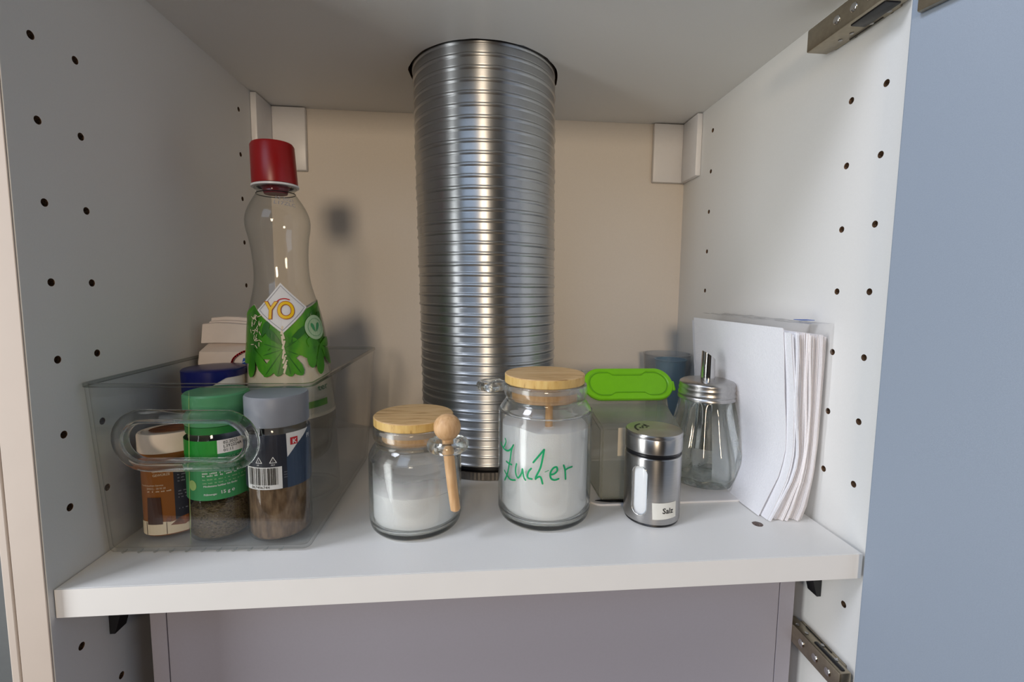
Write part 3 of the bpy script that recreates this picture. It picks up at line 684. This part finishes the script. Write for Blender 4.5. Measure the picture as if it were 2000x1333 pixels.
nt.links.new(tc.outputs['Object'], sx_.inputs[0]); nt.links.new(tc.outputs['Object'], nzz.inputs['Vector']); nt.links.new(nzz.outputs['Fac'], ad.inputs[0]); nt.links.new(sx_.outputs['Z'], ad.inputs[2])
mr.inputs['From Min'].default_value = .040; mr.inputs['From Max'].default_value = .0595; mr.inputs['To Min'].default_value = .85; mr.inputs['To Max'].default_value = .0
nt.links.new(ad.outputs[0], mr.inputs['Value'])
for nd in nt.nodes:
    if nd.bl_idname == 'ShaderNodeMixShader' and not nd.inputs[0].is_linked: nt.links.new(mr.outputs[0], nd.inputs[0])
# glass spoon loop
def loop_part(t, lx, ly, z_, R_, r_, toward):
    bm = bmesh.new(); pts = [(lx + R_ * cos(2 * pi * i / 40), ly + R_ * sin(2 * pi * i / 40), z_) for i in range(40)]
    tube(bm, pts, r_, 14, closed=True, flat_=1.25); return obj('spoon_loop', bm, M_glass, t, 60)
loop_part(j1, .0292, -.0392, .0790, .0125, .0034, None)
sp1 = thing('wooden_spoon', 'beech spoon with ball end hanging from loop of small jar', 'spoon', (.2205 + .0292, .0748 - .0392, 0))
bm = bmesh.new(); bmesh.ops.create_uvsphere(bm, u_segments=40, v_segments=24, radius=.0102, matrix=Matrix.Translation((-.0004, .0, .0925)))
obj('ball_end', bm, M_beech, sp1, 60)
bm = bmesh.new(); tube(bm, [(-.0003, .0000, .0845), (.0006, .0003, .072), (.0034, .0010, .045), (.0056, .0012, .0275), (.0057, .0012, .0262)], [.0042, .0041, .0040, .0038, .0026], 20)
obj('handle', bm, M_beech, sp1, 40)
# tall jar
j2 = glass_jar('glass_jar', 'tall glass jar of sugar with green handwritten Zucker and wooden lid', .3310, .0842,
    [(0, .0018), (.024, .0016), (.0335, .0002), (.0385, .0020), (.0403, .0075), (.0406, .016), (.0406, .086), (.0398, .0935), (.0368, .0990), (.0346, .1020), (.0344, .1045), (.0356, .1070), (.0360, .1110), (.0354, .1155), (.0342, .1163)], .0031)
L2 = wood_lid(j2, .0345, .1168, .1245, .0285, .1035, -.0010, 0)
bm = lathe([(0, .0058), (.030, .0056), (.0355, .0090), (.0370, .014), (.0371, .0825), (.033, .0830), (.022, .0820), (.01, .0815), (0, .082)], 72)
for v in bm.verts:
    if v.co.z > .08: v.co.z += .0022 * noise.noise(v.co * 60) - .03 * v.co.x
obj('sugar_fill', bm, M_sugar, j2, 50)
bm = bmesh.new(); pts = [(-.0462 + .0105 * cos(2 * pi * i / 36), .0125 + .0105 * sin(2 * pi * i / 36), .1190 - .0075) for i in range(36)]
tube(bm, pts, .0033, 14, closed=True, flat_=1.2); obj('spoon_loop', bm, M_glass, j2, 60)
bm = bmesh.new(); tube(bm, [(.0025, -.012, .1028), (.0022, -.013, .090), (.0020, -.014, .0805)], .0032, 16); obj('wooden_stick', bm, M_beech, L2, 40)
ZK = [[(-1.086, .0729), (-1.054, .071), (-1.084, .0679), (-1.161, .0638)], [(-1.3, .0671), (-1.161, .0642), (-1.065, .0634), (-.968, .064), (-.883, .0666), (-.82, .0704)],
 [(-.82, .0704), (-.876, .0655), (-.908, .0574), (-.942, .0524), (-.977, .0464), (-1.023, .0418), (-1.091, .0373)], [(-1.036, .0541), (-.949, .0534), (-.866, .0534)],
 [(-1.103, .0453), (-1.023, .043), (-.93, .0407), (-.848, .0406), (-.767, .0415)], [(-.737, .0554), (-.759, .0513), (-.752, .0471), (-.704, .0441), (-.65, .0462), (-.608, .0497), (-.599, .0524), (-.582, .0491), (-.56, .0455), (-.529, .0438)],
 [(-.411, .0541), (-.458, .0516), (-.486, .0479), (-.466, .0458), (-.394, .0455)], [(-.371, .0593), (-.258, .0653), (-.161, .0704)], [(-.161, .0704), (-.185, .064), (-.227, .0556), (-.307, .0482), (-.32, .0458)],
 [(-.32, .0462), (-.256, .048), (-.215, .0473), (-.182, .0425)], [(-.136, .0522), (-.069, .0534)],
 [(-.035, .05), (.037, .0505), (.101, .053), (.09, .056), (.026, .0554), (-.027, .0521), (-.033, .0487), (-.007, .0464), (.058, .0455), (.133, .0463)], [(.233, .057), (.266, .0527), (.28, .0454)], [(.275, .053), (.337, .0542), (.423, .0547)]]
pol = []
for i, s_ in enumerate(ZK): pol += stroke_polys(smooth_pts(s_, 4), .0006 if i == 10 else .0015, .0406)
art('handwriting', pol, cylmap(.0406, .0002), M_marker, j2, step=0, label='green marker handwriting reading Zucker')

# ------------------------------------------------------------------ white tray and the things on it
tr = thing('tray', 'flat white plastic tray under the sugar pourer and green lidded box', 'tray', (.375, .0885, 0))
bm = bmesh.new(); loops(bm, [rrect(0, .1520, .0005, .180, .012, 6, z_) if z_ < .0012 else rrect(.0006, .1514, .0011, .1794, .0115, 6, z_) for z_ in (.0001, .0011, .0016)], cap0=True, cap1=True); obj('base', bm, M_whitep, tr)
ko = thing('teaspoon', 'dark metal teaspoon tip lying between the sugar jar and salt shaker', 'spoon', (.3800, .0925, .0019))
bm = bmesh.new(); tube(bm, [(0, .0015, .0012), (.006, .0006, .0014), (.014, .0, .0014), (.028, -.0004, .0013), (.034, .0, .0012)], [.0004, .0018, .0026, .0026, .0012], 12, flat_=.45); obj('bowl', bm, M_darkmetal, ko, 50)

# sugar pourer
po = thing('sugar_pourer', 'fluted pear shaped glass sugar pourer with steel spout lid', 'dispenser', (.5085, .1432, .0017))
bpz = [(0, .0030), (.018, .0025), (.0300, .0004), (.0355, .0018), (.0395, .0080), (.0405, .0150), (.0398, .0240), (.0372, .0360), (.0338, .0480), (.0306, .0600), (.0283, .0700), (.0270, .0780), (.0262, .0840), (.0250, .0870)]
outp = [(max(0, a_), b_) for a_, b_ in smooth_pts(bpz, 3)]; innp = [(r_ - .0030, z_) for r_, z_ in outp if z_ > .008]
NF = 12; fl_out = len(outp)
bm = bmesh.new(); rings = []; nseg = 140
full = outp[1:] + innp[::-1] + [(.028, .0062), (.015, .0055)]
for idx, (r_, z_) in enumerate(full):
    is_out = idx < len(outp) - 1; fade = max(0, min(1, (z_ - .002) / .010)) * max(0, min(1, (.086 - z_) / .012))
    amp = (.125 if is_out else .03) * fade
    rings.append([((r_ * (1 + amp * (abs(cos(NF * a_ / 2)) * 1.0 - .6))) * cos(a_), (r_ * (1 + amp * (abs(cos(NF * a_ / 2)) - .6))) * sin(a_), z_) for a_ in [2 * pi * i / nseg for i in range(nseg)]])
loops(bm, rings, cap0=True, cap1=True); obj('glass_body', bm, M_glassd, po, 50)
lidp = [(0, .1045), (.018, .1043), (.0245, .1036), (.0268, .1020), (.0275, .1000), (.0270, .0985), (.0278, .0965), (.0280, .0955), (.0272, .0935), (.0282, .0915), (.0284, .0900), (.0276, .0885), (.0285, .0870), (.0285, .0852), (.0272, .0850)]
obj('screw_lid', lathe(lidp, 72), M_steelr, po, 50)
bm = bmesh.new(); rs = [[], [], [], []]
for i in range(40):
    a_ = 2 * pi * i / 40; ca, sa = cos(a_), sin(a_); ztop = .1290 - .0042 * (ca) * 1.15 + .0002
    rs[0].append((.0070 * ca, .0070 * sa, .1035)); rs[1].append((.0066 * ca, .0066 * sa, ztop - .0)); rs[2].append((.0061 * ca, .0061 * sa, ztop)); rs[3].append((.0063 * ca, .0063 * sa, .1040))
loops(bm, rs); obj('spout', bm, M_polish, po, 50)
bm = bmesh.new(); rs = [[], [], [], []]
for i in range(36):
    a_ = 2 * pi * i / 36; ca, sa = cos(a_), sin(a_); zb_ = .0330 + .0030 * ca
    rs[0].append((.0070 * ca, .0070 * sa, .0995)); rs[1].append((.0062 * ca + .001, .0062 * sa, zb_)); rs[2].append((.0057 * ca + .001, .0057 * sa, zb_)); rs[3].append((.0063 * ca, .0063 * sa, .0995))
loops(bm, rs, closed=True); obj('dosing_tube', bm, M_polish, po, 50)
bm = bmesh.new()
for k in range(260):
    a_ = random.uniform(0, 2 * pi); q = random.random(); rr_ = .026 * sqrt(q) if q < .6 else .0345; zz = .0068 if q < .6 else .010 + random.random() ** 2 * .014
    if q >= .6: rr_ = .0340
    p0 = Vector((rr_ * cos(a_), rr_ * sin(a_), zz)); s_ = random.uniform(.0004, .0012)
    d1 = Vector((-sin(a_), cos(a_), random.uniform(-.4, .4))).normalized() * s_; d2 = Vector((cos(a_), sin(a_), .8)).normalized() * s_ * .35
    vs = [bm.verts.new(p0 + q_) for q_ in (d1, d2, -d1, -d2)]; bm.faces.new(vs)
o = obj('sugar_crumbs', bm, M_crumb, po, -1); o['kind'] = 'stuff'

# steel salt shaker
ss = thing('salt_shaker', 'brushed steel shaker with oval salt window and Salz sticker', 'shaker', (.4240, .0700, 0))
R = .0238
obj('base_ring', lathe([(0, .0001), (.0222, .0001), (.0228, .0010), (.0222, .0022)], 64), M_blackp, ss, 40)
# steel sleeve with a real oval window
bm = lathe([(.0226, .0022), (.0234, .0026), (R, .0040), (R, .0575), (.0232, .0582), (.0226, .0582), (.0226, .0022)], 120); bmesh.ops.recalc_face_normals(bm, faces=bm.faces)
slv = obj('steel_body', bm, M_steel, ss, 40)
wa = -.83; cut = bmesh.new(); wr = [(x, z_) for x, z_ in [( (.0072) * c_, z2) for c_, z2 in []]]
wpts = [(.0073 * cos(t) if False else .0073 * cos(t), (.0440 if sin(t) > 0 else .0160) + .0073 * sin(t)) for t in [2 * pi * i / 36 for i in range(36)]]
dirv = Vector((sin(wa), -cos(wa), 0)); tang = Vector((cos(wa), sin(wa), 0))
base_ = Vector((0, 0, 0))
loops(cut, [[base_ + dirv * d_ + tang * u + Vector((0, 0, v)) for u, v in wpts] for d_ in (.016, .030)], cap0=True, cap1=True); bmesh.ops.recalc_face_normals(cut, faces=cut.faces)
cut.transform(Matrix.Translation((.4240, .0700, 0)))
bpy.context.view_layer.update(); boolean_cut(slv, cut, M_steel)
bm = bmesh.new(); rim = [(u, v) for u, v in wpts]
rmap = lambda u, v, o_=0: Vector(((R + o_) * sin(wa + u / R), -(R + o_) * cos(wa + u / R), v))
tube(bm, [rmap(u * 1.0, v, -.0002) for u, v in rim], .0005, 8, closed=True); obj('window_rim', bm, M_polish, ss, 60)
obj('glass_insert', lathe([(.0222, .003), (.0222, .0575)], 64), M_pet, ss, 40)
obj('salt_fill', lathe([(0, .003), (.0212, .003), (.0214, .0505), (.018, .052), (0, .0515)], 48), M_salt, ss, 40)
obj('black_band', lathe([(.0226, .0582), (.0231, .0584), (.0232, .0592), (.0226, .0596), (.0226, .0606), (.0232, .0610), (.0233, .0618), (.0227, .0620)], 72), M_blackp, ss, 30)
lp = [(.0226, .0620), (.0238, .0622), (.0240, .0630), (.0240, .0740), (.02385, .0743), (.0240, .0746), (.0240, .0768), (.0232, .0778), (0, .0782)]
obj('screw_cap', lathe(lp, 96), M_steel, ss, 30)
bm = bmesh.new()
def seg(a0_, a1_, r0, r1, z_): return [bm.verts.new((r * cos(a_), r * sin(a_), z_ + .0004 * (1 - r / .024))) for r, a_ in [(r1, a0_ + (a1_ - a0_) * i / 14) for i in range(15)] + [(r0, a1_ - (a1_ - a0_) * i / 14) for i in range(15)]]
bm.faces.new(seg(radians(118), radians(196), .0150, .0168, .07795))
for k in range(12):
    a_ = radians(random.uniform(112, 170)); r_ = random.uniform(.004, .0135); bm.faces.new([bm.verts.new((r_ * cos(a_) + .0010 * cos(t), r_ * sin(a_) + .0010 * sin(t), .07798 + .0004 * (1 - r_ / .024))) for t in [2 * pi * i / 10 for i in range(10)]])
obj('pour_openings', bm, M_black, ss, -1)
sm = cylmap(R, .0002)
art('sticker', [[(-.36, .0218), (.56, .0222), (.58, .0086), (-.33, .0075)]], sm, flat('white_sticker', (228, 228, 220), .5), ss, step=.08)
txt('lettering', 'Salz', .0066, .0, .0130, R, M_black, ss, off=.0005, bold=.0001)

# green lidded storage box
gb = thing('storage_box', 'translucent storage box with lime green lid behind the steel shaker', 'box', (.3840, .0960, .0018))
GW = .0780
sec = [(.0, .0), (.0, .0690), (.040, .0735), (.066, .0760), (.089, .1055), (.098, .1055), (.100, 0)]
bm = bmesh.new(); rings = []
for x_, ins in ((0, .004), (.0015, .0012), (.004, 0), (GW - .004, 0), (GW - .0015, .0012), (GW, .004)):
    cy0, cz0 = .05, .045; rings.append([(x_ + .18 * y_ * (x_ / GW) , y_ + (ins if y_ < .05 else -ins), z_ + (ins if z_ < .01 else -ins)) for y_, z_ in sec])
loops(bm, rings, cap0=True, cap1=True); bmesh.ops.bevel(bm, geom=[e for e in bm.edges if e.calc_length() > .03], offset=.002, segments=2, affect='EDGES'); obj('container', bm, M_frost, gb, 30)
# lid: stadium slab, tilted forwards
lidroot = Matrix.Translation((.0500, .0738, .0945)) @ Matrix.Rotation(radians(52), 4, 'X')
def stad2(hw, hh, z_, pinch=0.0):
    top = []
    xs_ = [hw * cos(pi * i / 48) for i in range(49)]
    for x in xs_:
        h_ = sqrt(max(0, 1 - (max(0, abs(x) - (hw - hh)) / hh) ** 2)) * hh
        t_ = max(0, min(1, (hw * .50 - abs(x)) / (hw * .14))); h_ *= 1 - pinch * t_ * t_ * (3 - 2 * t_); top.append((x, h_))
    return [(x, y, z_) for x, y in top] + [(x, -y, z_) for x, y in top[-2:0:-1]]
bm = bmesh.new(); loops(bm, [stad2(.0475, .0168, -.004), stad2(.0492, .0185, -.003), stad2(.0492, .0185, 0.0), stad2(.0482, .0175, .0012), stad2(.0445, .0148, .0012, .22), stad2(.0435, .0140, .0004, .24)], cap0=True, cap1=True)
L = obj('lid', bm, M_lime, gb, 30); L.matrix_local = lidroot
bm = bmesh.new(); loops(bm, [stad2(.0430, .0136, .00045, .24), stad2(.0430, .0136, .0008, .24), stad2(.0420, .0128, .0008, .24), stad2(.0420, .0128, .00045, .24)], closed=True)
obj('lid_groove', bm, M_limed, L, 30)
obj('lid_tab', newbox(.0475, .0512, -.008, .003, -.0028, .0002, bev=.001), M_lime, L, 30)
art('sticker', [[(.0165, .0425), (.0350, .0430), (.0350, .0700), (.0165, .0690)]], lambda u, v: Vector((u, -.0004, v)), M_cream, gb, step=0)

# cups behind
def cup(name, label, x, y, r0, r1, h, mat, z0=0.0):
    t = thing(name, label, 'cup', (x, y, z0))
    obj('cup_body', lathe([(0, .0010), (r0 - .002, .0008), (r0, .0015), (r1, h - .002), (r1 + .0012, h - .001), (r1 + .0012, h), (r1 - .0012, h), (r0 - .0012, .0030), (0, .0028)], 48), mat, t, 40); return t
c1 = cup('plastic_cup', 'translucent plastic cup in the back right corner with a blue cup inside it', .5315, .3000, .0240, .0308, .1110, M_cup)
c2 = cup('plastic_cup', 'blue plastic cup standing inside the translucent cup behind the sugar pourer', .5370, .3000, .0150, .0205, .1000, M_bluecup, .0031)

# ------------------------------------------------------------------ paper napkins standing against the right wall
fx = interp([0, .012, .04, .062, .10, .14, .168], [.5185, .524, .5365, .5400, .5365, .5325, .5300])
gx = interp([0, .012, .04, .070, .10, .14, .168], [.5520, .5560, .5605, .5622, .5626, .5628, .5628])
NN = 17
def napkin(i):
    t = i / (NN - 1); o_ = random.Random(100 + i); bm = bmesh.new(); layers = 4; yf = .0605 if i == 0 else .0520 + o_.uniform(-.002, .003); th = .0019 if i else .0014
    zt = .1665 - .004 * (i > 0) + o_.uniform(-.0012, .0012) - .0035 * t
    yb2 = .2050 if i == 0 else .2140
    for L_ in range(layers):
        tt = t + (L_ - 1.5) / layers * .85 / (NN - 1); ny, nz = 7, 15; G = {}
        yfl = yf + (o_.uniform(-.0012, .0012) if L_ else 0); ztl = zt + o_.uniform(-.001, .001)
        kink = .0016 * sin(2.6 * i) * (1 - t)
        for side in (0, 1):
            for a_ in range(ny):
                y_ = yfl + (yb2 - yfl) * a_ / (ny - 1)
                for b_ in range(nz):
                    z_ = .0006 + (ztl - .0006) * b_ / (nz - 1)
                    tc = max(0, min(1, tt)); x_ = fx(z_) * (1 - tc) + gx(z_) * tc
                    x_ -= (.055 * (y_ - .06)) * (1 - tc) * min(1, 1) ; x_ += kink * sin(z_ * 60 + i) * (1 - a_ / (ny - 1))
                    if i == 0: x_ -= .0012 * noise.noise(Vector((y_ * 40, z_ * 40, 3))) + .001
                    if i == 1: x_ -= .0003
                    if z_ < .03: x_ += .10 * (y_ - .06) * (1 - z_ / .03) * (1 - tc) * .25
                    G[side, a_, b_] = bm.verts.new((x_ + side * .00034, y_, z_))
        for a_ in range(ny - 1):
            for b_ in range(nz - 1):
                bm.faces.new((G[0, a_, b_], G[0, a_ + 1, b_], G[0, a_ + 1, b_ + 1], G[0, a_, b_ + 1])); bm.faces.new((G[1, a_, b_], G[1, a_, b_ + 1], G[1, a_ + 1, b_ + 1], G[1, a_ + 1, b_]))
        for b_ in range(nz - 1):
            for a_ in (0, ny - 1): bm.faces.new((G[0, a_, b_], G[1, a_, b_], G[1, a_, b_ + 1], G[0, a_, b_ + 1]))
        for a_ in range(ny - 1):
            for b_ in (0, nz - 1): bm.faces.new((G[0, a_, b_], G[1, a_, b_], G[1, a_ + 1, b_], G[0, a_ + 1, b_]))
    # paper fold joining the leaves along the back edge
    o = obj('napkin', bm, M_tissue if i < 5 else M_tissuew, None, 40)
    if i == 0: tag(o, 'foremost white paper napkin facing the room beside the sugar pourer', 'napkin', 'folded paper napkins against the right wall')
    elif i == NN - 1: tag(o, 'folded white paper napkin lying directly against the right wall', 'napkin', 'folded paper napkins against the right wall')
    else: tag(o, 'folded white paper napkin in the stack, %s counted from the sugar pourer side' % ('second third fourth fifth sixth seventh eighth ninth tenth eleventh twelfth thirteenth fourteenth fifteenth sixteenth'.split()[i - 1]), 'napkin', 'folded paper napkins against the right wall')
for i in range(NN): napkin(i)
# clear wrapper round the rear napkins
bm = bmesh.new(); n1, n2 = 10, 16; G = {}
for b_ in range(n2):
    z_ = .001 + (.171 - .001) * b_ / (n2 - 1)
    for a_ in range(n1):
        s_ = a_ / (n1 - 1); x_ = (fx(z_) * .55 + gx(z_) * .45) * (1 - s_) + (gx(z_) + .0012) * s_; y_ = .0472 + .0012 * noise.noise(Vector((x_ * 200, z_ * 50, 5))) + .0015 * (1 - s_)
        G[a_, b_] = bm.verts.new((min(x_, .5643), y_, z_))
for a_ in range(n1 - 1):
    for b_ in range(n2 - 1): bm.faces.new((G[a_, b_], G[a_ + 1, b_], G[a_ + 1, b_ + 1], G[a_, b_ + 1]))
wp = thing('wrapper', 'clear plastic wrapper with blue print round the rear napkins', 'wrapper', (0, 0, 0))
obj('front_film', bm, M_film, wp, 60)
bm = bmesh.new(); G = {}
for a_ in range(8):
    x_ = .535 + (.5643 - .535) * a_ / 7
    for b_ in range(14):
        y_ = .049 + .165 * b_ / 13; G[a_, b_] = bm.verts.new((x_, y_, .1708 - .02 * (y_ - .05) * 0 + .0016 * noise.noise(Vector((x_ * 150, y_ * 60, 2)))))
for a_ in range(7):
    for b_ in range(13): bm.faces.new((G[a_, b_], G[a_ + 1, b_], G[a_ + 1, b_ + 1], G[a_, b_ + 1]))
obj('top_film', bm, M_film, wp, 60)
obj('blue_print', newbox(.5480, .5600, .0640, .0740, .1724, .1728), M_blue, wp)

# ------------------------------------------------------------------ hinges
def hinge(name, label, z0, z1, under, pr=.0215, ln=.0760):
    t = thing(name, label, 'hinge', (W - .0003, -.002, z0)); h = z1 - z0
    bm = bmesh.new()   # folded steel arm: wall plate flange and channel
    box(bm, -pr, -.0030, .002, ln, 0, h, bev=.0012); obj('hinge_arm', bm, M_nickel, t, 30)
    obj('mounting_plate', newbox(-.0029, 0, .010, ln - .006, .0006, h - .0006, bev=.0008), M_nickel, t, 30)
    # damper housing and pivot arm end
    obj('damper', newbox(-pr + .003, -.0065, .004, .034, (-.0012 if under else h - .0012), (.0022 if under else h + .0012), bev=.0010), M_blackp, t, 30)
    zf = -.0002 if under else h + .0002
    for y_, x_ in ((.0150, -.0050), (.0300, -.0048), (.0440, -.0085), (.0540, -.0095)):
        bm = lathe([(0, 0), (.0013, 0), (.0016, .0003)], 12); o = obj('rivet', bm, M_steelr, t, 30); o.location = (x_, y_, zf - (.0003 if under else 0))
    bm = bmesh.new(); box(bm, -.0035, -.0028, .022, .052, zf - .0003, zf + .0003); obj('slot', bm, M_black, t)
    for y_ in (.014, .028, .044):
        bm = bmesh.new(); bmesh.ops.create_uvsphere(bm, u_segments=16, v_segments=8, radius=.0034); bmesh.ops.scale(bm, vec=(.35, 1, 1), verts=bm.verts)
        o = obj('screw', bm, M_polish, t, 60); o.location = (-pr - .0002, y_, h * .5)
    return t
hinge('cabinet_hinge', 'upper nickel cabinet hinge arm on the right wall, near the ceiling', .3940, .4120, True)
hinge('cabinet_hinge', 'lower nickel cabinet hinge arm on the right wall, beside the hood', -.1150, -.0975, False, .0130, .0660)
dv = Vector((sin(a), -cos(a), 0)); nrm = Vector((-cos(a), -sin(a), 0))
for z0, z1, lb in ((.3775, .4300, 'upper nickel hinge cup plate on the blue-grey door'), (-.165, -.1060, 'lower nickel hinge cup plate on the blue-grey door')):
    t = thing('hinge_cup', lb, 'hinge', tuple(Vector((.5572, -.0068, z0)) + dv * .0060 + nrm * .0004), (0, 0, -(pi / 2 - a)))
    bm = bmesh.new(); box(bm, 0, .042, -.0045, .0, 0, z1 - z0, bev=.0012); obj('cup_plate', bm, M_nickel, t, 30)
    bm = bmesh.new(); bmesh.ops.create_cone(bm, cap_ends=True, segments=32, radius1=.014, radius2=.013, depth=.003, matrix=Matrix.Translation((.022, -.0058, (z1 - z0) / 2)) @ Matrix.Rotation(-pi / 2, 4, 'X')); obj('cup', bm, M_blackp, t, 30)
    for zz in (.006, z1 - z0 - .006):
        bm = bmesh.new(); bmesh.ops.create_uvsphere(bm, u_segments=14, v_segments=8, radius=.003); bmesh.ops.scale(bm, vec=(1, .4, 1), verts=bm.verts); o = obj('screw', bm, M_polish, t, 60); o.location = (.012, -.0046, zz)
